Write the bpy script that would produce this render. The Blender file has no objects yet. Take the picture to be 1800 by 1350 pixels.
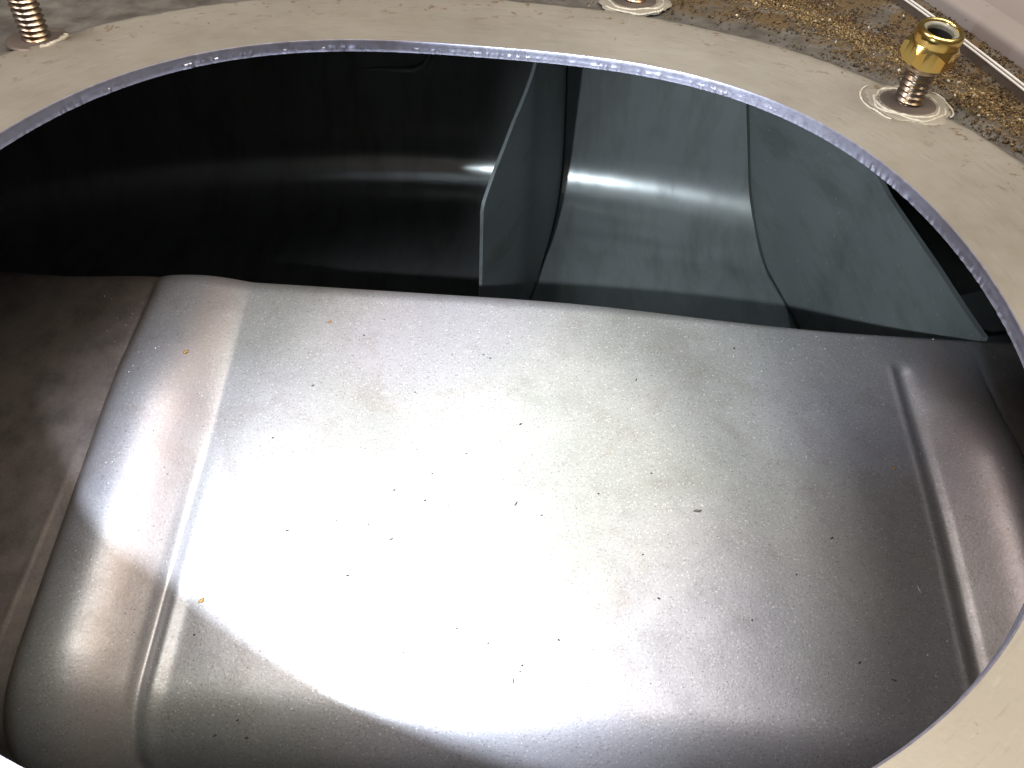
import bpy, bmesh, math, random
from mathutils import Vector, Matrix, noise
R = math.radians
S = 0.001                      # the scene is laid out in millimetres, 1 unit = 1 m
random.seed(7)
sc = bpy.context.scene
col = sc.collection

# ------------------------------------------------------------------ camera
H, PITCH, ROLL = 64.0, R(45), R(3.5)
cd = bpy.data.cameras.new('camera'); cam = bpy.data.objects.new('camera', cd); col.objects.link(cam)
cd.sensor_width = 36; cd.lens = 28.0; cd.clip_start = 0.001; cd.clip_end = 50
cF = Vector((0, math.cos(PITCH), -math.sin(PITCH)))
cU0 = Vector((0, math.sin(PITCH), math.cos(PITCH))); cR0 = Vector((1, 0, 0))
cR = cR0*math.cos(ROLL) + cU0*math.sin(ROLL)
cU = -cR0*math.sin(ROLL) + cU0*math.cos(ROLL)
m = Matrix((cR, cU, -cF)).transposed().to_4x4(); m.translation = Vector((0, 0, H*S))
cam.matrix_world = m
sc.camera = cam

# ------------------------------------------------------------------ world and lamps
w = bpy.data.worlds.new('World'); sc.world = w; w.use_nodes = True
bg = w.node_tree.nodes['Background']; bg.inputs[0].default_value = (0.55, 0.47, 0.40, 1); bg.inputs[1].default_value = 0.20
def aim(o, loc, tgt):
    loc = Vector(loc); d = Vector(tgt) - loc
    o.rotation_euler = d.to_track_quat('-Z', 'Y').to_euler(); o.location = loc*S
def spot(name, loc, tgt, power, ang, blend, colr, rad):
    l = bpy.data.lights.new(name, 'SPOT'); l.energy = power; l.spot_size = R(ang); l.spot_blend = blend
    l.color = colr; l.shadow_soft_size = rad*S
    o = bpy.data.objects.new(name, l); col.objects.link(o); aim(o, loc, tgt); return o
TORCH = (-52, -2, 52)
spot('torch_beam', TORCH, (-38, 70, -77), 3.9, 60, 1.0, (0.86, 0.92, 1.0), 1.6)
spot('torch_chamber_fill', TORCH, (92, 262, -110), 3.1, 43, 1.0, (0.80, 0.90, 0.97), 1.6)  # second spot added at the torch, aimed to brighten the chamber
def area(name, loc, tgt, power, sx, sy, colr):
    l = bpy.data.lights.new(name, 'AREA'); l.energy = power; l.shape = 'RECTANGLE'; l.size = sx*S; l.size_y = sy*S; l.color = colr
    o = bpy.data.objects.new(name, l); col.objects.link(o); aim(o, loc, tgt); return o
area('garage_lamp', (300, 120, 560), (0, 100, 0), 2.9, 420, 320, (1.0, 0.88, 0.72))
area('ceiling_lamp', (20, -10, 640), (0, 90, 0), 2.4, 190, 140, (1.0, 0.95, 0.88))
area('rib_fill', (-330, 60, 480), (0, 100, 0), 2.1, 120, 160, (1.0, 0.89, 0.85))  # unseen fill added at the left to brighten the right rib
sc.view_settings.view_transform = 'Standard'; sc.view_settings.look = 'None'
sc.view_settings.exposure = 0; sc.view_settings.gamma = 1
sc.render.engine = 'CYCLES'
sc.cycles.max_bounces = 10; sc.cycles.diffuse_bounces = 5; sc.cycles.glossy_bounces = 6

# ------------------------------------------------------------------ helpers
def tag(o, label=None, cat=None, group=None, kind=None):
    if label: o['label'] = label
    if cat: o['category'] = cat
    if group: o['group'] = group
    if kind: o['kind'] = kind
    return o
def empty(name, loc=(0, 0, 0)):
    o = bpy.data.objects.new(name, None); col.objects.link(o); o.location = Vector(loc)*S
    o.empty_display_size = 0.01; return o
def build(name, verts, faces, mat, parent=None, smooth=True, attrs=None, origin=(0, 0, 0), sharp=None):
    me = bpy.data.meshes.new(name)
    og = Vector(origin)
    me.from_pydata([tuple((Vector(v)-og)*S) for v in verts], [], faces)
    me.materials.append(mat)
    if smooth:
        for p in me.polygons: p.use_smooth = True
    if sharp is not None: me.set_sharp_from_angle(angle=R(sharp))
    for k, vals in (attrs or {}).items():
        a = me.attributes.new(k, 'FLOAT', 'POINT'); a.data.foreach_set('value', vals)
    me.validate(); me.update()
    o = bpy.data.objects.new(name, me); col.objects.link(o)
    if parent:
        o.parent = parent; o.location = og*S - parent_world(parent)
    else: o.location = og*S
    return o
def parent_world(p):
    v = Vector(p.location)
    while p.parent: p = p.parent; v += Vector(p.location)
    return v
def grid(nu, nv, fn, wrap=False):
    V = [fn(i, j) for j in range(nv) for i in range(nu)]; Fc = []
    for j in range(nv-1):
        for i in range(nu if wrap else nu-1):
            a = j*nu+i; b = j*nu+(i+1) % nu
            Fc.append((a, b, b+nu, a+nu))
    return V, Fc
def sm(a, b, x):
    t = max(0, min(1, (x-a)/(b-a))); return t*t*(3-2*t)   # also works with a > b
def ray(u, v): return cF + cR*((u-900)/1400) - cU*((v-675)/1400)
def at_z(u, v, z):
    r = ray(u, v); return Vector((0, 0, H)) + r*((z-H)/r.z)
def at_plane(u, v, p, n):
    o = Vector((0, 0, H)); r = ray(u, v); return o + r*((Vector(p)-o).dot(n)/r.dot(n))

# ------------------------------------------------------------------ materials
class NT:
    def __init__(s, name):
        s.m = bpy.data.materials.new(name); s.m.use_nodes = True; s.t = s.m.node_tree
        s.b = s.t.nodes['Principled BSDF']; s.tc = s.t.nodes.new('ShaderNodeTexCoord')
    def n(s, typ, **k):
        x = s.t.nodes.new(typ)
        for a, b in k.items():
            if a in x.inputs.keys() if isinstance(a, str) else False: x.inputs[a].default_value = b
            else: setattr(x, a, b)
        return x
    def l(s, a, b): s.t.links.new(a, b)
    def noise(s, scale, detail=4, rough=.55, stretch=(1, 1, 1), dist=0):
        mp = s.t.nodes.new('ShaderNodeMapping'); mp.inputs['Scale'].default_value = tuple(scale*c for c in stretch)
        s.l(s.tc.outputs['Object'], mp.inputs[0])
        x = s.t.nodes.new('ShaderNodeTexNoise'); x.inputs['Scale'].default_value = 1
        x.inputs['Detail'].default_value = detail; x.inputs['Roughness'].default_value = rough; x.inputs['Distortion'].default_value = dist
        s.l(mp.outputs[0], x.inputs['Vector']); return x.outputs['Fac']
    def ramp(s, fac, stops):
        r = s.t.nodes.new('ShaderNodeValToRGB'); e = r.color_ramp.elements
        while len(e) < len(stops): e.new(0.5)
        for i, (p, c) in enumerate(stops):
            e[i].position = p; e[i].color = (c if hasattr(c, '__len__') else (c, c, c)) + ((1,) if hasattr(c, '__len__') else (1,)) if hasattr(c, '__len__') else (c, c, c, 1)
        s.l(fac, r.inputs[0]); return r.outputs[0]
    def mix(s, fac, a, b):
        x = s.t.nodes.new('ShaderNodeMix'); x.data_type = 'RGBA'
        for sock, v in ((x.inputs[0], fac), (x.inputs[6], a), (x.inputs[7], b)):
            if isinstance(v, (int, float)): sock.default_value = v
            elif isinstance(v, tuple): sock.default_value = v + (1,)
            else: s.l(v, sock)
        return x.outputs[2]
    def math(s, op, a, b=0.0, c=0.0, clamp=False):
        x = s.t.nodes.new('ShaderNodeMath'); x.operation = op; x.use_clamp = clamp
        for sock, v in zip(x.inputs, (a, b, c)):
            if isinstance(v, (int, float)): sock.default_value = v
            else: s.l(v, sock)
        return x.outputs[0]
    def attr(s, name):
        a = s.t.nodes.new('ShaderNodeAttribute'); a.attribute_name = name; return a.outputs['Fac']
    def bump(s, h, strength, dist):
        b = s.t.nodes.new('ShaderNodeBump'); b.inputs['Strength'].default_value = strength; b.inputs['Distance'].default_value = dist*S
        s.l(h, b.inputs['Height'])
        if s.b.inputs['Normal'].is_linked: s.l(s.b.inputs['Normal'].links[0].from_socket, b.inputs['Normal'])
        s.l(b.outputs[0], s.b.inputs['Normal'])
    def set(s, **k):
        for a, v in k.items():
            sock = s.b.inputs[a.replace('_', ' ')]
            if isinstance(v, (int, float)): sock.default_value = v
            elif isinstance(v, tuple): sock.default_value = v + (1,)
            else: s.l(v, sock)

def m_plain(name, c, metallic=0, rough=.5, **k):
    x = NT(name); f = x.noise(900, 3)
    x.set(Base_Color=x.mix(f, tuple(v*.85 for v in c), tuple(min(1, v*1.15) for v in c)), Metallic=float(metallic), Roughness=float(rough), **k)
    return x.m

def m_panel():
    x = NT('grey_zinc_panel')
    big = x.noise(22, 4, .6); mid = x.noise(150, 5, .65); fine = x.noise(2600, 2, .6)
    c = x.mix(x.ramp(big, [(.35, 0.), (.65, 1.)]), (.30, .315, .305), (.42, .425, .43))
    c = x.mix(x.math('MULTIPLY', x.ramp(mid, [(.5, 0.), (.72, 1.)]), .45), c, (.23, .225, .205))
    c = x.mix(x.math('MULTIPLY', x.ramp(x.noise(14, 2, .5), [(.42, 0.), (.62, 1.)]), .5), c, (.36, .36, .46))
    # faint brown blotches of old oil film
    st = x.ramp(x.noise(60, 3, .5, dist=1.2), [(.58, 0.), (.66, 1.)])
    c = x.mix(x.math('MULTIPLY', st, .16), c, (.21, .16, .12))
    c = x.mix(x.ramp(fine, [(.30, .55), (.42, 0.)]), c, (.12, .12, .12))
    c = x.mix(x.ramp(fine, [(.62, 0.), (.72, .6)]), c, (.8, .8, .8))
    c = x.mix(x.math('MULTIPLY', x.attr('rib_reflection_tint'), .42), c, (.38, .30, .29))  # pink reflected in the ribs, put into their colour
    shade_film = x.attr('film_and_shade')  # brown film outside the ribs, plus painted shade at left rib foot and right
    c = x.mix(x.math('MULTIPLY', shade_film, .78), c, x.mix(x.ramp(mid, [(.35, 0.), (.65, 1.)]), (.10, .075, .062), (.20, .16, .135)))
    x.set(Base_Color=c, Metallic=.62, Roughness=x.math('MULTIPLY_ADD', mid, .20, .38))
    x.bump(x.noise(1500, 3, .7), .32, .12)
    x.bump(x.noise(18, 2, .5), .35, 1.2)
    return x.m
def m_shell():
    x = NT('dark_shell_steel')
    big = x.noise(16, 4, .6); mid = x.noise(90, 5, .7, (1, .25, .25)); fine = x.noise(1200, 2)
    c = x.mix(x.ramp(big, [(.3, 0.), (.7, 1.)]), (.37, .395, .395), (.47, .495, .495))
    c = x.mix(x.math('MULTIPLY', x.ramp(mid, [(.45, 0.), (.7, 1.)]), .4), c, (.17, .17, .14))
    x.set(Base_Color=c, Metallic=.58, Roughness=x.math('MULTIPLY_ADD', mid, .16, .10))
    x.bump(fine, .06, .05)
    x.bump(x.noise(25, 3, .5, (1, .4, .4)), .10, .8)
    return x.m
def m_baffle():
    x = NT('dull_baffle_steel')
    big = x.noise(20, 4, .6); fine = x.noise(1400, 2)
    st = x.ramp(x.noise(45, 6, .7, (.5, .5, 1.6)), [(.5, 0.), (.68, 1.)])
    c = x.mix(big, (.17, .19, .19), (.235, .255, .255))
    c = x.mix(x.math('MULTIPLY', st, .55), c, (.11, .115, .10)); c = x.mix(x.ramp(x.noise(500, 3), [(.68, 0.), (.74, .5)]), c, (.5, .5, .48))
    x.set(Base_Color=c, Metallic=.2, Roughness=x.math('MULTIPLY_ADD', big, .2, .45))
    x.bump(fine, .15, .08)
    return x.m
def m_deck():
    x = NT('tan_filmed_flange_steel')
    d = x.attr('edge_distance'); side = x.attr('dirt_side')
    big = x.noise(35, 4, .6); mid = x.noise(140, 5, .65); fine = x.noise(1500, 3, .6)
    brush = x.noise(260, 4, .6, (.25, 2.2, 1))
    tan = x.mix(x.ramp(big, [(.3, 0.), (.7, 1.)]), (.26, .24, .205), (.355, .33, .285))
    tan = x.mix(x.math('MULTIPLY', x.ramp(brush, [(.35, 1.), (.6, 0.)]), .35), tan, (.30, .27, .22))
    tan = x.mix(x.math('MULTIPLY', x.ramp(mid, [(.45, 0.), (.75, 1.)]), .4), tan, (.27, .265, .245))
    cx = x.t.nodes.new('ShaderNodeCombineXYZ'); x.l(x.math('MULTIPLY', d, .55), cx.inputs[0]); x.l(x.math('MULTIPLY', x.attr('around'), 1.6), cx.inputs[1])
    sn = x.t.nodes.new('ShaderNodeTexNoise'); sn.inputs['Scale'].default_value = 2.2; sn.inputs['Detail'].default_value = 6; sn.inputs['Roughness'].default_value = .7; x.l(cx.outputs[0], sn.inputs['Vector'])
    tan = x.mix(x.math('MULTIPLY', x.ramp(sn.outputs['Fac'], [(.55, 0.), (.70, 1.)]), .5), tan, (.20, .18, .15))
    tan = x.mix(x.math('MULTIPLY', x.ramp(sn.outputs['Fac'], [(.28, 1.), (.42, 0.)]), .3), tan, (.50, .47, .40))
    grime = x.math('MULTIPLY', x.attr('grime'), x.ramp(mid, [(.3, .35), (.65, 1.)]))
    tan = x.mix(grime, tan, (.14, .105, .065))
    # fine black pits and little ochre stains
    tan = x.mix(x.ramp(x.noise(520, 3, .6), [(.70, 0.), (.76, .85)]), tan, (.10, .06, .03))
    near = x.ramp(x.math('DIVIDE', d, 40.0), [(.22, 0.), (.50, 1.)])
    rust = x.math('MULTIPLY', x.ramp(x.noise(300, 5, .7, dist=.3), [(.58, 0.), (.64, 1.)]), near)
    tan = x.mix(x.math('MULTIPLY', rust, .8), tan, (.16, .095, .04))
    # outside the ring: dark film with caked ochre dirt on one side
    dark = x.mix(x.ramp(mid, [(.35, 0.), (.7, 1.)]), (.075, .07, .062), (.17, .16, .145))
    cake = x.math('MULTIPLY', side, x.ramp(x.noise(110, 6, .75, dist=.4), [(.40, 0.), (.56, 1.)]))
    dark = x.mix(cake, dark, x.mix(fine, (.05, .033, .015), (.19, .125, .055)))
    dn = x.math('ADD', d, x.math('MULTIPLY', x.math('SUBTRACT', x.noise(70, 5, .6), .5), 7.0))
    mask = x.ramp(x.math('DIVIDE', dn, 50.0), [(.465, 0.), (.495, 1.)])
    c = x.mix(mask, tan, dark)
    x.set(Base_Color=c, Metallic=x.math('MULTIPLY_ADD', mask, -.15, .35), Roughness=x.math('MULTIPLY_ADD', mid, .25, .38))
    x.bump(x.math('MULTIPLY', cake, x.noise(900, 4, .8)), .9, .6)
    x.bump(fine, .2, .08); x.bump(brush, .12, .1)
    return x.m
def m_edge():
    x = NT('fresh_cut_steel_edge')
    f = x.noise(700, 3, .6); g = x.noise(120, 3)
    c = x.mix(f, (.34, .34, .46), (.52, .52, .64))
    c = x.mix(x.math('MULTIPLY', x.ramp(g, [(.55, 0.), (.7, 1.)]), .5), c, (.35, .33, .36))
    x.set(Base_Color=c, Metallic=.75, Roughness=x.math('MULTIPLY_ADD', f, .3, .25))
    x.bump(f, .5, .1)
    return x.m
def m_brass(name, c, rough):
    x = NT(name); f = x.noise(700, 3); g = x.noise(260, 3)
    cc = x.mix(x.ramp(g, [(.35, 0.), (.7, 1.)]), c, tuple(min(1, v*k) for v, k in zip(c, (1.1, .82, .55))))
    x.set(Base_Color=cc, Metallic=1.0, Roughness=x.math('MULTIPLY_ADD', f, .15, rough)); x.bump(f, .12, .05)
    return x.m
def m_body():
    x = NT('mauve_grey_paint')
    f = x.noise(1200, 3); g = x.noise(30, 4)
    c = x.mix(g, (.27, .235, .225), (.34, .30, .285))
    c = x.mix(x.ramp(x.noise(400, 3), [(.70, 0.), (.75, .6)]), c, (.12, .09, .07))
    x.set(Base_Color=c, Metallic=.1, Roughness=.42); x.bump(f, .08, .06)
    return x.m
def m_grit():
    x = NT('caked_rust_grit'); a = x.attr('tone')
    c = x.ramp(a, [(0., (.02, .014, .008)), (.35, (.07, .038, .014)), (.6, (.19, .118, .042)), (.85, (.31, .215, .095)), (1., (.55, .5, .38))])
    x.set(Base_Color=c, Roughness=.75); return x.m
M_PANEL, M_SHELL, M_BAFFLE, M_DECK, M_EDGE, M_BODY, M_GRIT = m_panel(), m_shell(), m_baffle(), m_deck(), m_edge(), m_body(), m_grit()
M_NUT = m_brass('yellow_zinc_nut', (.74, .60, .23), .15)
M_NYLON = m_plain('grey_white_nylon', (.24, .24, .20), 0, .3)
M_STUD = m_brass('bronzed_stud_steel', (.40, .36, .32), .24)
M_SEAL = m_plain('milky_sealant', (.50, .46, .38), 0, .3, Subsurface_Weight=.0)
M_CONTACT = m_plain('dark_contact_shade', (.05, .055, .052), .3, .6)  # near-black colour for the contact shade along the baffle roots
M_FILM = m_plain('dull_sealant_smear', (.29, .262, .215), .1, .35)
M_WASH = m_plain('dark_weld_recess', (.16, .13, .11), .5, .45)
M_CHROME = m_plain('bright_trim_steel', (.85, .84, .80), .2, .35)
M_BLACK = m_plain('dark_filing', (.03, .03, .03), .2, .6)
M_DUST = m_plain('bright_metal_dust', (.80, .80, .78), .3, .4)
M_OCHRE = m_plain('ochre_grain', (.40, .22, .05), 0, .7)
M_RED = m_plain('rust_patch', (.20, .07, .03), .1, .7)

# ------------------------------------------------------------------ the tank
tank = empty('steel_tank', (-10.5, 88, 0))
tag(tank, 'open grey sheet metal tank with round access hole, ribbed step panel and two baffles inside', 'tank')
HC = Vector((-10.5, 88, 0))
CO = [74.37, 0.27, -0.19, 1.99, -1.15, -0.19, 1.02, -1.46, 0.31, 0.03, -0.53]
def hole_r(t):
    r = CO[0]
    for k in range(1, 6): r += CO[2*k-1]*math.cos(k*t) + CO[2*k]*math.sin(k*t)
    return r
# flange and deck around the hole
NA = 720
rows = [(0.22, 0.0), (1, 0), (3, 0), (6, 0), (10, 0), (14, 0), (18, 0), (21, 0), (23, -.05), (24.5, -.35), (26, -.9), (28, -1.2),
        (31, -1.3), (36, -1.3), (42, -1.2), (50, -1.1), (60, -1.1), (75, -1.1), (100, -1.1), (150, -1.1), (230, -1.1)]
att_d, att_s, att_a, att_g = [], [], [], []
BOLTS = [(69.4, 143.1), (-93.5, 148.5), (22.0, 187.5)]
def dfn(i, j):
    t = 2*math.pi*i/NA; d, z = rows[j]
    k = min(1, d/80)
    r = (hole_r(t)+d)*(1-k) + (75+d)*k
    z2 = z + .12*noise.noise(Vector((r*math.cos(t)*.05, r*math.sin(t)*.05, 1)))*sm(4, 20, d)
    if j >= 8 and j <= 18: z2 += .25*noise.noise(Vector((r*math.cos(t)*.3, r*math.sin(t)*.3, 5)))
    att_d.append(d)
    deg = math.degrees(t) % 360
    att_s.append(sm(5, 25, deg)*(1-sm(72, 92, deg))*sm(29, 37, d))
    pt = HC + Vector((r*math.cos(t), r*math.sin(t), z2)); att_a.append(abs(math.pi-t)*3)
    att_g.append(max(math.exp(-(((pt.x-bx)**2+(pt.y-by)**2)**.5/9)**2) for bx, by in BOLTS)*.6)
    return pt
V, Fc = grid(NA, len(rows), dfn, True)
build('deck_flange', V, Fc, M_DECK, tank, attrs={'edge_distance': att_d, 'dirt_side': att_s, 'around': att_a, 'grime': att_g})
# cut edge of the hole, smooth above and torn below
NE = 2400
er = [(0.22, 0.0), (0.06, -.07), (0.0, -.22), (0.0, -.8), (.02, -1.35), (-.02, -1.5), (0, -1.75), (.02, -2.05), (.1, -2.3), (.35, -2.4)]
def tear(t, z):
    amp = (.15 + .85*sm(-.3, .3, math.sin(t)))*(.35 + .9*sm(-.3, .35, noise.noise(Vector((math.cos(t)*7, math.sin(t)*7, 9)))))
    a = noise.noise(Vector((math.cos(t)*90, math.sin(t)*90, z*.35))) + .6*noise.noise(Vector((math.cos(t)*220, math.sin(t)*220, z*.3)))
    return a*amp
def efn(i, j):
    t = 2*math.pi*i/NE; o, z = er[j]
    if j in (5, 6, 7, 8): o += .16*tear(t, z)
    if j in (4, 5): z += .22*noise.noise(Vector((math.cos(t)*30, math.sin(t)*30, 3)))
    if j == 3: o += .03*tear(t, z)
    r = hole_r(t) + o
    return HC + Vector((r*math.cos(t), r*math.sin(t), z))
V, Fc = grid(NE, len(er), efn, True)
build('cut_edge', V, Fc, M_EDGE, tank, sharp=35)
# underside of the deck
ur = [.35, 3, 10, 30, 80, 160, 330]
V, Fc = grid(180, len(ur), lambda i, j: HC + Vector(((hole_r(2*math.pi*i/180)+ur[j])*math.cos(2*math.pi*i/180), (hole_r(2*math.pi*i/180)+ur[j])*math.sin(2*math.pi*i/180), -2.4 - (.0 if j == 0 else .05))), True)
build('deck_underside', V, Fc, M_SHELL, tank)

# outer shell: floor, fillet, sloping far wall
prof = [(-70, -2.6), (-70, -126)]
for k in range(7): a = R(180+90*k/6); prof.append((-60+10*math.cos(a), -126+10*math.sin(a)))
prof += [(0, -136), (60, -136), (120, -136), (180, -136), (230, -136), (250, -136), (270, -136)]
SL = R(82); RF = 35; y0 = 284.5
for k in range(0, 31):
    a = SL*k/30; prof.append((y0 + RF*math.sin(a), -136 + RF*(1-math.cos(a))))
ye, ze = prof[-1]
for s_ in (5, 15, 30, 50, 75, 100): prof.append((ye + s_*math.cos(SL), ze + s_*math.sin(SL)))
yl, zl = prof[-1]; prof += [(yl+1, -2.6)]
XS = [-240+480*i/60 for i in range(61)]
def bow(x, y): return -((x+24)**2)/(2*460.0)*sm(238, 318, y)
V, Fc = grid(61, len(prof), lambda i, j: Vector((XS[i], prof[j][0] + bow(XS[i], prof[j][0]), prof[j][1])))
build('outer_shell', V, Fc, M_SHELL, tank, sharp=40)
for sx in (-240, 240):
    V = [(sx, -75, -1.6), (sx, 440, -1.6), (sx, 440, -137), (sx, -75, -137)]
    build('side_wall', V, [(0, 1, 2, 3)], M_SHELL, tank, smooth=False)
# pressed rounded outline high on the far wall
wallp = Vector((0, ye, ze)); walln = Vector((0, -math.sin(SL), math.cos(SL)))
cs = [(538, 60), (538, 85), (546, 104), (560, 114), (578, 119), (620, 120), (660, 120), (700, 121), (730, 120), (746, 113), (755, 100), (757, 84), (757, 60)]
path = [at_plane(u, v, wallp, walln) + walln*.4 for u, v in cs]
def tube(path, r, n=8):
    V, Fc = [], []
    for i, p in enumerate(path):
        a = path[max(0, i-1)]; b = path[min(len(path)-1, i+1)]; t = (b-a).normalized()
        u = t.cross(Vector((0, 0, 1)));  u = u.normalized() if u.length > .01 else Vector((1, 0, 0)); v = t.cross(u)
        rr = r(i) if callable(r) else r
        for k in range(n):
            an = 2*math.pi*k/n; V.append(p + (u*math.cos(an) + v*math.sin(an))*rr)
    for i in range(len(path)-1):
        for k in range(n):
            Fc.append((i*n+k, i*n+(k+1) % n, (i+1)*n+(k+1) % n, (i+1)*n+k))
    Fc.append(tuple(range(n))[::-1]); Fc.append(tuple((len(path)-1)*n+k for k in range(n)))
    return V, Fc
V, Fc = tube([p + walln*.9 for p in path], 1.3); build('pressed_outline', V, Fc, M_SHELL, tank)

# ribbed step: sloping panel with rounded far and near bends
T15 = R(15)
def step_profile():
    P = []                                       # (Y, z, normalY, normalZ)
    sY, sZ = math.cos(T15), math.sin(T15)
    yA, zA = 62.0, -78.9                         # start of the flat part
    r1 = 14.0                                     # near bend
    c1 = (yA + r1*math.sin(T15), zA - r1*math.cos(T15))
    for k in range(8): P.append((c1[0]-r1, c1[1]-60+60*k/8, -1, 0))
    for k in range(15):
        a = R(180) + (R(90)+T15 - R(180))*k/14
        P.append((c1[0]+r1*math.cos(a), c1[1]+r1*math.sin(a), math.cos(a), math.sin(a)))
    L = (146.0-yA)/sY; n = 110
    for k in range(1, n+1): P.append((yA+sY*L*k/n, zA+sZ*L*k/n, -sZ, sY))
    r2 = 5.0; c2 = (P[-1][0]+r2*math.sin(T15), P[-1][1]-r2*math.cos(T15))
    for k in range(1, 15):
        a = R(90)+T15 - (R(90)+T15)*k/14
        P.append((c2[0]+r2*math.cos(a), c2[1]+r2*math.sin(a), math.cos(a), math.sin(a)))
    for k in range(1, 8): P.append((c2[0]+r2, c2[1]-64*k/7, 1, 0))
    return P
SP = step_profile()
def rib(x, y):
    endf = 1 - .86*sm(112, 151, y)
    h = 0
    endf *= .45 + .55*sm(48, 66, y)
    w = 2.5*sm(118, 150, y)
    def hump(u): return max(0.0, math.sin(math.pi*u**.80))**(.62 + .62*u) if 0 < u < 1 else 0.0
    # left rib: steep outer flank, round back, softer inner flank with a crease near the front
    h += 7.4*hump((x+87.2-w*.6)/(24.0-w*.6))*endf
    h += (-.9*math.exp(-((x+64.2)/.9)**2) + .7*math.exp(-((x+61.4)/1.5)**2))*(1-sm(68, 112, y))*sm(46, 60, y)
    # right rib: long face towards the middle, steep outer flank
    h += 7.6*hump((110.8-w*.6-x)/(17.8-w*.6))*(endf if y < 112 else endf*(1-sm(112, 152, y)))
    # the far right of the plate sags a little towards its back edge
    h += -3.4*sm(-5, 85, x)*sm(95, 146, y)
    h += -1.2*math.exp(-((x-91.2)/1.7)**2)*(1-sm(136.5, 140, y)) + .35*math.exp(-((x-88.6)/.8)**2)*(1-sm(136.5, 140, y))
    # thin folded seam on the plate outside the left rib
    h += .13*math.exp(-((x+92.6-.055*(y-60))/.55)**2)*(1-sm(85, 112, y))
    h += -1.2*sm(-88, -110, x) if x < -88 else 0
    h += .15*noise.noise(Vector((x*.03, y*.03, 0)))
    return h
xs = []
x = -200.0
while x < 200:
    xs.append(x); x += .45 if (-97 < x < -56 or 84 < x < 116) else 2.4
V, Fc = grid(len(xs), len(SP), lambda i, j: Vector((xs[i], SP[j][0] + SP[j][2]*rib(xs[i], SP[j][0]), SP[j][1] + SP[j][3]*rib(xs[i], SP[j][0]))))
build('ribbed_step_panel', V, Fc, M_PANEL, tank, attrs={'rib_reflection_tint': [sm(-77.5, -70, xs[i])*(1-sm(-69, -61, xs[i])) + sm(90, 100, xs[i])*(1-sm(100, 110, xs[i])) for j in range(len(SP)) for i in range(len(xs))], 'film_and_shade': [max(sm(-82.5, -88.0, xs[i]), 1.15*math.exp(-((xs[i]+86.2)/2.4)**2), sm(109, 113, xs[i]), .26*sm(52, 84, xs[i]+9*noise.noise(Vector((xs[i]*.02, SP[j][0]*.02, 8))))) for j in range(len(SP)) for i in range(len(xs))]})
def on_panel(u, v, up=0.0):
    n = Vector((0, -math.sin(T15), math.cos(T15)))
    p = at_plane(u, v, (0, 62, -78.9), n)
    for _ in range(3):
        p = at_plane(u, v, Vector((0, 62, -78.9)) + n*rib(p.x, p.y), n)
    return p + n*up, n

# baffles standing on the floor and welded to the far wall
def shell_z(y, x=0):
    y0_ = y
    for _ in range(4): y = y0_ - bow(x, y)
    for (a, b), (c, d) in zip(prof[9:], prof[10:]):
        if a <= y <= c: return b + (d-b)*(y-a)/(c-a)
    return -60
def plate_x(path, y):
    for (a, xa), (b, xb) in zip(path, path[1:]):
        if y <= b or (b, xb) == path[-1]: return xa + (xb-xa)*(y-a)/(b-a)
def baffle(path, edge_px, thick, lean, label):
    path = [(a, b) for a, b in path]
    fine = resample([Vector((a, b, 0)) for a, b in path], 60); fine = [(p.x, p.y) for p in fine]
    fe = []
    for u, v in edge_px:                       # free edge: where the sight line meets the bent plate
        r = ray(u, v); lo, hi = path[0][0]-5, 390
        g = lambda y: r.x/r.y*y - plate_x(fine, y) - lean*max(0, H + r.z/r.y*y + 136)*sm(230, 310, y)
        best = min((abs(g(lo+(hi-lo)*k/2000)), lo+(hi-lo)*k/2000) for k in range(2001))[1]
        fe.append((best, H + r.z/r.y*best))
    fe.sort()
    print(label, [(round(a), round(b)) for a, b in fe])
    Y0 = fe[0][0]
    YE = yl + .5; ys = sorted(set([a for a, b in fe] + [Y0+(YE-Y0)*k/80 for k in range(81)]))
    def ztop(y):
        for (a, b), (c, d) in zip(fe, fe[1:]):
            if a <= y <= c and c > a: return b + (d-b)*(y-a)/(c-a)
        a, b = fe[-1]; return min(-2.6, b + (y-a)*1.6)
    n = 14
    def f(i, j):
        y = ys[i]; zb = shell_z(y, plate_x(fine, y))-.3; zt = max(ztop(y), zb+.5); t = (j % n)/(n-1)
        if j >= n: t = 1-t
        z = zb + (zt-zb)*t; x = plate_x(fine, y) + lean*max(0, z+136)*sm(230, 310, y)
        return Vector((x - (thick if j >= n else 0), y, z))
    V, Fc = grid(len(ys), 2*n, f)
    Fc += [((2*n-1)*len(ys)+i+1, i+1, i, (2*n-1)*len(ys)+i)[::-1] for i in range(len(ys)-1)]
    Fc.append(tuple(j*len(ys) for j in range(2*n)))
    o = build('baffle', V, Fc, M_BAFFLE, tank, sharp=35); tag(o, label)
    sd = 1 if thick > 0 else -1
    pth = []
    for k in range(60):
        y = Y0+6 + (YE-2-Y0-6)*k/59; z = shell_z(y, plate_x(fine, y)) + .35
        if z > -30: break
        pth.append(Vector((plate_x(fine, y) + lean*max(0, z+136)*sm(230, 310, y) + sd*.25, y, z)))
    V, Fc = tube(pth, lambda i: .55 + .25*noise.noise(Vector((i*.6, Y0, 0))), 6)
    build('contact_shade_line', V, Fc, M_CONTACT, o); return o  # thin dark tube added along the root as contact shade
def resample(P, n):
    out = []
    for k in range(n):
        t = (len(P)-1)*k/(n-1); i = min(int(t), len(P)-2); f = t-i
        a = P[max(i-1, 0)]; b = P[i]; c = P[i+1]; d = P[min(i+2, len(P)-1)]
        out.append(.5*((2*b) + (c-a)*f + (2*a-5*b+4*c-d)*f*f + (3*b-a-3*c+d)*f**3))
    return out
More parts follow.
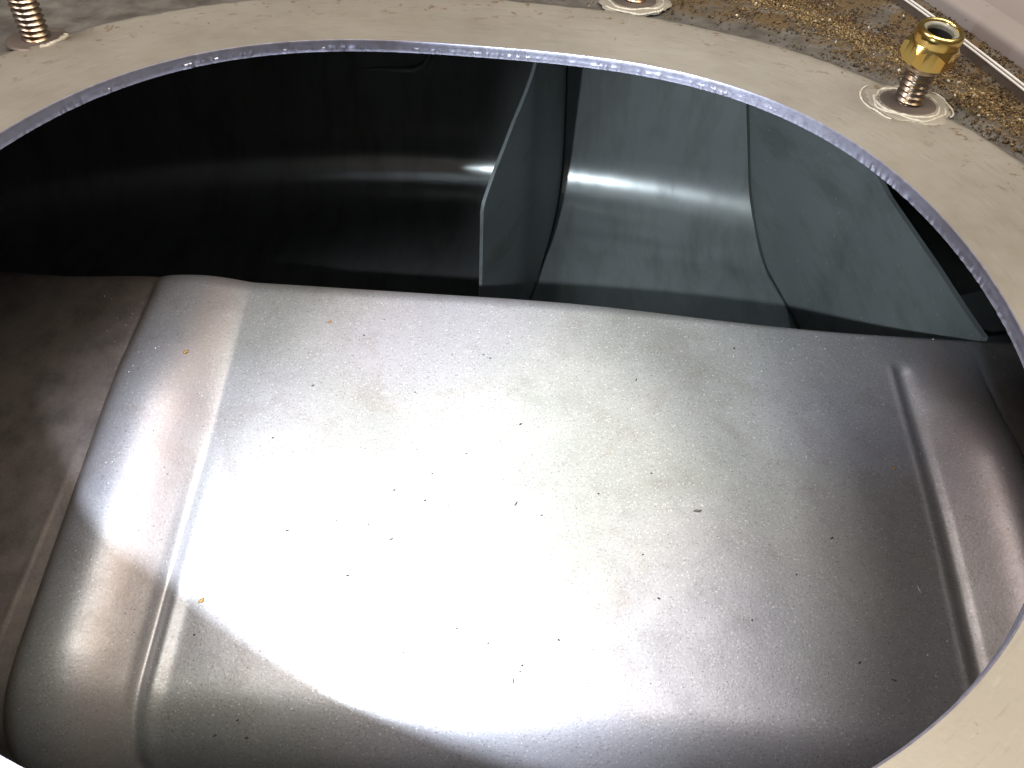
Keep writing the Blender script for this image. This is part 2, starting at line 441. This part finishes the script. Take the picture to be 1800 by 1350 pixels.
bA = baffle([(204, -11.2), (218, -5.0), (235, 1.5), (260, 7.4), (290, 12.6), (318, 18.6), (400, 36.0)],
       [(948, 95), (905, 215), (872, 300), (853, 355), (850, 372)], 1.0, -.08,
       'narrow bare baffle standing in the middle of the dark chamber')
bB = baffle([(155, 113.5), (190, 112.5), (227, 111.5), (246, 110.0), (296, 101.5), (322, 96.0), (400, 90)],
       [(1500, 255), (1560, 345), (1640, 462), (1690, 540), (1712, 572), (1726, 592), (1740, 616)], -1.6, -.2,
       'wide dark baffle on the right side of the chamber')
# folded lip at the foot of the right-hand baffle
lp = [at_plane(u, v, (0, 168, 0), Vector((0, 1, 0))) for u, v in ((1690, 545), (1708, 566), (1722, 578), (1745, 583), (1775, 580), (1815, 571), (1870, 560))]
V = [];
for p in lp: V += [p, p + Vector((0, 26, -9)), p + Vector((0, 26, -10.5)), p + Vector((0, 0, -1.6))]
Fc = []
for i in range(len(lp)-1):
    for k in range(4): Fc.append((i*4+k, i*4+(k+1) % 4, (i+1)*4+(k+1) % 4, (i+1)*4+k))
build('folded_lip', V, Fc, M_BAFFLE, tank, sharp=40)

# ------------------------------------------------------------------ studs and nuts
def stud(loc, height, rot):
    st = empty('stud_tmp')   # removed below; keeps the code simple
    bpy.data.objects.remove(st)
    n, pitch, nz = 40, 1.0, int(height*16)
    def f(i, j):
        t = 2*math.pi*i/n; z = height*j/(nz-1)
        ph = (z/pitch + t/(2*math.pi) + rot) % 1
        tri = abs(ph*2-1)
        r = 2.62 - .5*(1-tri)**.9
        if z > height-.8: r -= (z-(height-.8))*.7
        return Vector(loc) + Vector((r*math.cos(t), r*math.sin(t), z-.3))
    V, Fc = grid(n, nz, f, True); Fc.append(tuple((nz-1)*n+k for k in range(n)))
    s = build('threaded_stud', V, Fc, M_STUD, tank, origin=loc, sharp=30)
    # weld recess and torn ring of sealant
    V, Fc = grid(40, 5, lambda i, j: Vector(loc) + Vector((math.cos(2*math.pi*i/40), math.sin(2*math.pi*i/40), 0))*[5.6, 5.4, 4.4, 3.4, 2.2][j] + Vector((0, 0, [-.1, .22, .18, .3, .45][j])), True)
    build('weld_collar', V, Fc, M_WASH, s, origin=loc)
    return s
def seal(s, loc, r0, a0, a1, amp, seed, rr=.42):
    pth = []
    N = 90
    for k in range(N+1):
        a = R(a0 + (a1-a0)*k/N)
        r = r0 + amp*noise.noise(Vector((math.cos(a)*1.6, math.sin(a)*1.6, seed)))
        pth.append(Vector(loc) + Vector((r*math.cos(a), r*math.sin(a), .12 + .12*noise.noise(Vector((math.cos(a)*4, math.sin(a)*4, seed))))))
    V, Fc = tube(pth, lambda i: rr*(.7+.9*abs(noise.noise(Vector((i*.22, seed, 3)))))*min(1, (i+1)/5, (N-i+1)/5), 7)
    build('sealant_ring', V, Fc, M_SEAL, s, origin=loc)
def haze_film(s, loc, r0, r1, seed):
    def f(i, j):
        a = 2*math.pi*i/80; q = r1 + 2.2*noise.noise(Vector((math.cos(a)*1.8, math.sin(a)*1.8, seed))) + .7*noise.noise(Vector((math.cos(a)*6, math.sin(a)*6, seed)))
        r = r0 + (q-r0)*j/5
        return Vector(loc) + Vector((r*math.cos(a), r*math.sin(a), [.22, .22, .17, .15, .12, -.3][j] + .05*noise.noise(Vector((r*2*math.cos(a), r*2*math.sin(a), seed)))))
    V, Fc = grid(80, 6, f, True); build('sealant_film', V, Fc, M_FILM, s, origin=loc)
LS = (69.4, 143.1, 0); LL = (-93.5, 148.5, -.3); LT = (22.0, 187.5, -.3)
def lathe(prof, n=48):
    return grid(n, len(prof), lambda i, j: Vector((prof[j][0]*math.cos(2*math.pi*i/n), prof[j][0]*math.sin(2*math.pi*i/n), prof[j][1])), True)
def make_nut(loc, rz):
    # hex with chamfered crown, rolled collar, nylon insert, plain bore
    root = empty('lock_nut', loc); root_scale = .88
    AF = 4.75; n = 96; V = []; rws = [(-.02, 4.0), (0, 4.7), (.5, 9), (3.0, 9), (3.9, 4.72), (4.15, 4.5)]
    def f(i, j):
        t = 2*math.pi*i/n; z, rm = rws[j]
        hx = AF/math.cos(((t + math.pi/6) % (math.pi/3)) - math.pi/6)
        if j == 3: z = 3.75 - max(0, (hx-AF))*1.25; r = hx
        elif j == 2: z = .05 + max(0, (hx-AF))*1.0; r = hx
        else: r = min(hx, rm)
        return Vector((r*math.cos(t+rz), r*math.sin(t+rz), z))
    V, Fc = grid(n, len(rws), f, True)
    o = build('hex_body', [v + Vector(loc) for v in V], Fc, M_NUT, root, origin=loc, sharp=28)
    cp = [(4.5, 3.8), (4.42, 4.4), (4.58, 4.9), (4.64, 5.7), (4.5, 6.35), (4.15, 6.75), (3.75, 6.82), (3.45, 6.65), (3.35, 6.3)]
    V, Fc = lathe(cp, 64); build('rolled_collar', [v + Vector(loc) for v in V], Fc, M_NUT, root, origin=loc)
    V, Fc = lathe([(3.5, 6.4), (3.3, 6.3), (2.75, 6.15), (2.68, 5.9), (2.66, 5.3)], 48)
    build('nylon_insert', [v + Vector(loc) for v in V], Fc, M_NYLON, root, origin=loc)
    V, Fc = lathe([(2.69, 5.7), (2.62, 4.0), (2.55, 2.5), (0.01, 2.4)], 40)
    build('threaded_bore', [v + Vector(loc) for v in V], Fc, M_BLACK, root, origin=loc)  # black lining puts the shade inside the hole into the colour
    V, Fc = lathe([(2.6, -.0), (3.2, -.05), (3.45, -.5), (3.5, -1.3), (3.2, -1.8), (2.6, -1.85)], 40)
    build('spacer_bush', [v + Vector(loc) for v in V], Fc, M_STUD, root, origin=loc)
    for ch in root.children:
        for v in ch.data.vertices: v.co *= root_scale
    return root
s1 = stud(LS, 9.6, .1); haze_film(s1, LS, 5.0, 7.7, 3); seal(s1, LS, 5.8, 0, 360, .9, 1.0, .3); seal(s1, LS, 6.4, 150, 350, 1.3, 21.0, .25); seal(s1, LS, 8.6, 130, 235, 1.5, 4.0, .22); seal(s1, LS, 7.6, -40, 40, 1.5, 7.0, .2)
s2 = stud(LL, 15, .5); seal(s2, LL, 4.6, -60, 30, .8, 2.0, .6)
s3 = stud(LT, 15, .3); haze_film(s3, LT, 5.0, 8.2, 5); seal(s3, LT, 6.0, 0, 360, 1.0, 9.0, .3); seal(s3, LT, 7.8, 210, 330, 1.5, 5.0, .25)
nut = make_nut((LS[0], LS[1], 8.0), R(12))
nut.rotation_euler = (R(9), R(3), 0)
tag(nut, 'shiny yellow plated hex lock nut with open top, on the stud at upper right', 'nut')
# ------------------------------------------------------------------ outer body panel with trim, beyond the dirt
body = empty('body_panel', (110, 170, 2))
tag(body, 'smooth mauve grey outer panel in the top right corner past the dirty gap', 'panel')
e = [Vector((74, 262, 1.0)), Vector((84, 232, 1.0)), Vector((92.7, 199, 1.0)), Vector((97, 180, 1)), Vector((101, 161, 1)), Vector((105, 138, 1)), Vector((108, 112, 1)), Vector((110, 80, 1)), Vector((110, 30, 1))]
offs = [(-.2, -2.2), (0, -.4), (.3, .3), (.9, .8), (2.2, 1.0), (6.8, 1.1), (7.2, 1.35), (7.7, 1.15), (30, 1.2), (160, 1.2)]
e = resample(e, 80)
V, Fc = grid(len(offs), len(e), lambda i, j: e[j] + Vector((.97, .25, 0))*offs[i][0] + Vector((0, 0, offs[i][1])))
build('painted_sheet', V, Fc, M_BODY, body, sharp=50)
t0 = [Vector((66, 258, .6)), Vector((76.5, 228, .6)), Vector((84.6, 197.8, .6)), Vector((89, 177, .6)), Vector((93.6, 151, .6)), Vector((96.5, 130, .6)), Vector((98, 100, .6))]
def resample(P, n):
    out = []
    for k in range(n):
        t = (len(P)-1)*k/(n-1); i = min(int(t), len(P)-2); f = t-i
        a = P[max(i-1, 0)]; b = P[i]; c = P[i+1]; d = P[min(i+2, len(P)-1)]
        out.append(.5*((2*b) + (c-a)*f + (2*a-5*b+4*c-d)*f*f + (3*b-a-3*c+d)*f**3))
    return out
t0 = resample(t0, 120)
for off, r in ((0, .22), (1.25, .24)):
    V, Fc = tube([p + Vector((.97, .2, 0))*off for p in t0], r); build('trim_bead', V, Fc, M_CHROME, body)
tr = []
for p in t0: tr += [p + Vector((-.3, 0, -2)), p + Vector((-.1, 0, -.1)), p + Vector((1.3, .2, -.1)), p + Vector((1.6, .2, -2))]
Fc = []
for i in range(len(t0)-1):
    for k in range(3): Fc.append((i*4+k, i*4+k+1, (i+1)*4+k+1, (i+1)*4+k))
build('trim_strip', tr, Fc, M_WASH, body, sharp=40)

# ------------------------------------------------------------------ dirt, grit and filings
def lump(c, r, rnd, flat=.7):
    """small irregular 8-vertex stone"""
    vs = []
    for sx in (-1, 1):
        for sy in (-1, 1):
            for sz in (-1, 1):
                vs.append(Vector((sx*rnd.uniform(.4, 1), sy*rnd.uniform(.4, 1), sz*flat*rnd.uniform(.4, 1)))*r*.75)
    q = Matrix.Rotation(rnd.uniform(0, 6.28), 3, Vector((rnd.uniform(-1, 1), rnd.uniform(-1, 1), rnd.uniform(-1, 1) + .01)))
    return [q @ v + c for v in vs]
LF = [(0, 1, 3, 2), (4, 6, 7, 5), (0, 4, 5, 1), (2, 3, 7, 6), (0, 2, 6, 4), (1, 5, 7, 3)]
V, Fc, tone = [], [], []
rnd = random.Random(3); cnt = 0; tries = 0
while cnt < 26000 and tries < 260000:
    tries += 1
    deg = rnd.uniform(8, 95); t = R(deg); rr = rnd.uniform(99, 160)
    p = HC + Vector((rr*math.cos(t), rr*math.sin(t), 0))
    # ochre ridge of dirt follows a line a little inside the trim
    line = 108 + 15*sm(25, 75, deg) + 6*noise.noise(Vector((deg*.12, 2, 2)))
    dens = math.exp(-((rr-line-6)/9)**2) + .25*(rr > line) + .05
    dens *= .35 + .9*sm(-.25, .3, noise.noise(p*.16)) + .5*noise.noise(p*.5)
    dens *= sm(8, 30, deg)*(1-.75*sm(70, 92, deg))
    if rnd.random() > dens: continue
    cnt += 1
    s_ = rnd.choice((.11, .14, .17, .21, .27, .40)) * rnd.uniform(.7, 1.2)
    pile = .9*math.exp(-((rr-line-4)/6)**2)*rnd.random()
    base = len(V); V += lump(p + Vector((0, 0, -1.15 + s_*.4 + pile*.9)), s_, rnd)
    Fc += [tuple(a+base for a in f_) for f_ in LF]
    och = math.exp(-((rr-line-3)/7)**2)
    tn = max(0, min(1, rnd.gauss(.22 + .40*och, .15))); 
    if rnd.random() < .004: tn = 1
    tone += [tn]*8
g = build('rust_grit', V, Fc, M_GRIT, None, smooth=False, attrs={'tone': tone})
tag(g, 'ochre and black gritty rust dirt caked in the gap outside the flange', 'dirt', kind='stuff')

# bright metal dust scattered over the ribbed panel
V, Fc = [], []; rnd = random.Random(11)
for k in range(3400):
    u, v = rnd.uniform(180, 1780), 520 + 760*rnd.random()**1.25
    if rnd.random() > .35 + .65*sm(-.2, .3, noise.noise(Vector((u*.004, v*.006, 4)))): continue
    p, n = on_panel(u, v, .03)
    if p.y > 148: continue
    base = len(V); V += lump(p, rnd.choice((.06, .08, .09, .11, .14)), rnd, .5); Fc += [tuple(a+base for a in f_) for f_ in LF]
d_ = build('metal_dust', V, Fc, M_DUST, None, smooth=False)
tag(d_, 'fine bright metal dust sprinkled over the grey ribbed panel', 'dust', kind='stuff')
V, Fc = [], []
for k in range(900):
    u, v = rnd.uniform(180, 1750), rnd.uniform(530, 1340)
    p, n = on_panel(u, v, .03)
    if p.y > 148 or p.y < 62: continue
    base = len(V); V += lump(p, rnd.choice((.07, .09, .11, .13)), rnd, .5); Fc += [tuple(a+base for a in f_) for f_ in LF]
d_ = build('dark_dust', V, Fc, M_BLACK, None, smooth=False)
tag(d_, 'fine dark specks sprinkled over the grey ribbed panel', 'dust', kind='stuff')

# the larger filings one can pick out, each its own object: (px, py, length, width, angle, material, label)
dk = 'tiny dark metal filing lying on the grey ribbed panel'
items = [(915, 746, .9, .5, 40), (907, 886, 1.3, .35, 55), (688, 948, 1.1, .45, 20), (747, 880, .6, .5, 0), (693, 862, .7, .4, 30),
         (648, 922, .5, .45, 0), (611, 1012, .7, .55, 10), (505, 933, .8, .5, 20), (902, 1196, 1.6, .3, -80), (918, 1170, .5, .5, 0),
         (914, 1180, .9, .25, 5), (858, 1131, .5, .4, 0), (709, 1148, .45, .4, 0), (803, 1105, .45, .4, 0), (982, 1125, .7, .4, -30),
         (952, 906, .7, .3, 0), (1145, 832, .6, .4, 0), (1158, 1052, .8, .4, -35), (1462, 946, 1.0, .35, 35), (1290, 613, .9, .4, 50),
         (1118, 668, .9, .35, 65), (862, 630, .6, .35, 0), (550, 678, 1.0, .35, 30), (850, 624, .5, .35, 0), (434, 1297, .9, .6, 20),
         (378, 1293, .9, .5, 40), (418, 1266, .6, .5, 30), (342, 1116, .5, .5, 0), (1511, 1165, .9, .35, 40), (1570, 1195, 1.4, .25, -15),
         (592, 915, .5, .3, 0), (820, 798, .5, .35, 0), (760, 833, .5, .4, 0), (1130, 975, .45, .4, 0), (1052, 868, .5, .4, 0),
         (1400, 1010, .45, .4, 0), (1322, 1090, .5, .4, 0), (480, 770, .5, .4, 0), (730, 690, .45, .4, 0), (640, 590, .5, .4, 0)]
def filing(u, v, ln, wd, an, mat, name, label, cat, group=None, lift=.12):
    p, n = on_panel(u, v, lift)
    rn = random.Random(int(u*7+v)); ax = Vector((math.cos(R(an)), math.sin(R(an))*math.cos(T15), math.sin(R(an))*math.sin(T15))); ay = n.cross(ax)
    V = []
    N = 5
    for i in range(N):
        s_ = -1 + 2*i/(N-1); w_ = wd*.5*(1-.55*s_*s_)*rn.uniform(.7, 1.15); bend = .18*ln*(s_*s_-.4)*rn.uniform(-.6, 1)
        c = p + ax*(s_*ln*.5) + ay*bend + n*(.1*rn.random())
        V += [c + ay*w_, c + n*w_*.5, c - ay*w_, c - n*w_*.35]
    Fc = [(0, 3, 2, 1), tuple((N-1)*4+k for k in range(4))]
    for i in range(N-1):
        for k in range(4): Fc.append((i*4+k, i*4+(k+1) % 4, (i+1)*4+(k+1) % 4, (i+1)*4+k))
    o = build(name, V, Fc, mat, None, origin=tuple(p)); tag(o, label, cat, group); return o
for (u, v, ln, wd, an) in items: filing(u, v, ln*.75, wd*.72, an, M_BLACK, 'metal_filing', dk, 'filing', 'dark filings scattered on the ribbed panel')
for (u, v, s_, lb) in ((327, 619, 1.1, 'orange brown crumb near the far end of the left rib'), (580, 566, .8, 'orange crumb near the far edge of the ribbed panel, right of the left rib'),
                       (354, 1056, 1.2, 'olive crumb in the lit area beside the inner foot of the left rib'), (1572, 824, .7, 'yellow crumb in the shaded area left of the right rib')):
    filing(u, v, s_, s_*.7, 40, M_OCHRE, 'rust_crumb', lb, 'crumb')
filing(1226, 898, 1.7, .55, 0, m_plain('grey_brown_flake', (.17, .15, .13), .2, .6), 'paint_flake', 'flat grey brown flake lying right of the middle of the ribbed panel', 'flake')
filing(1615, 1037, 1.6, .22, -70, M_DUST, 'metal_curl', 'thin pale metal curl in the shaded area beside the right rib', 'metal curl')
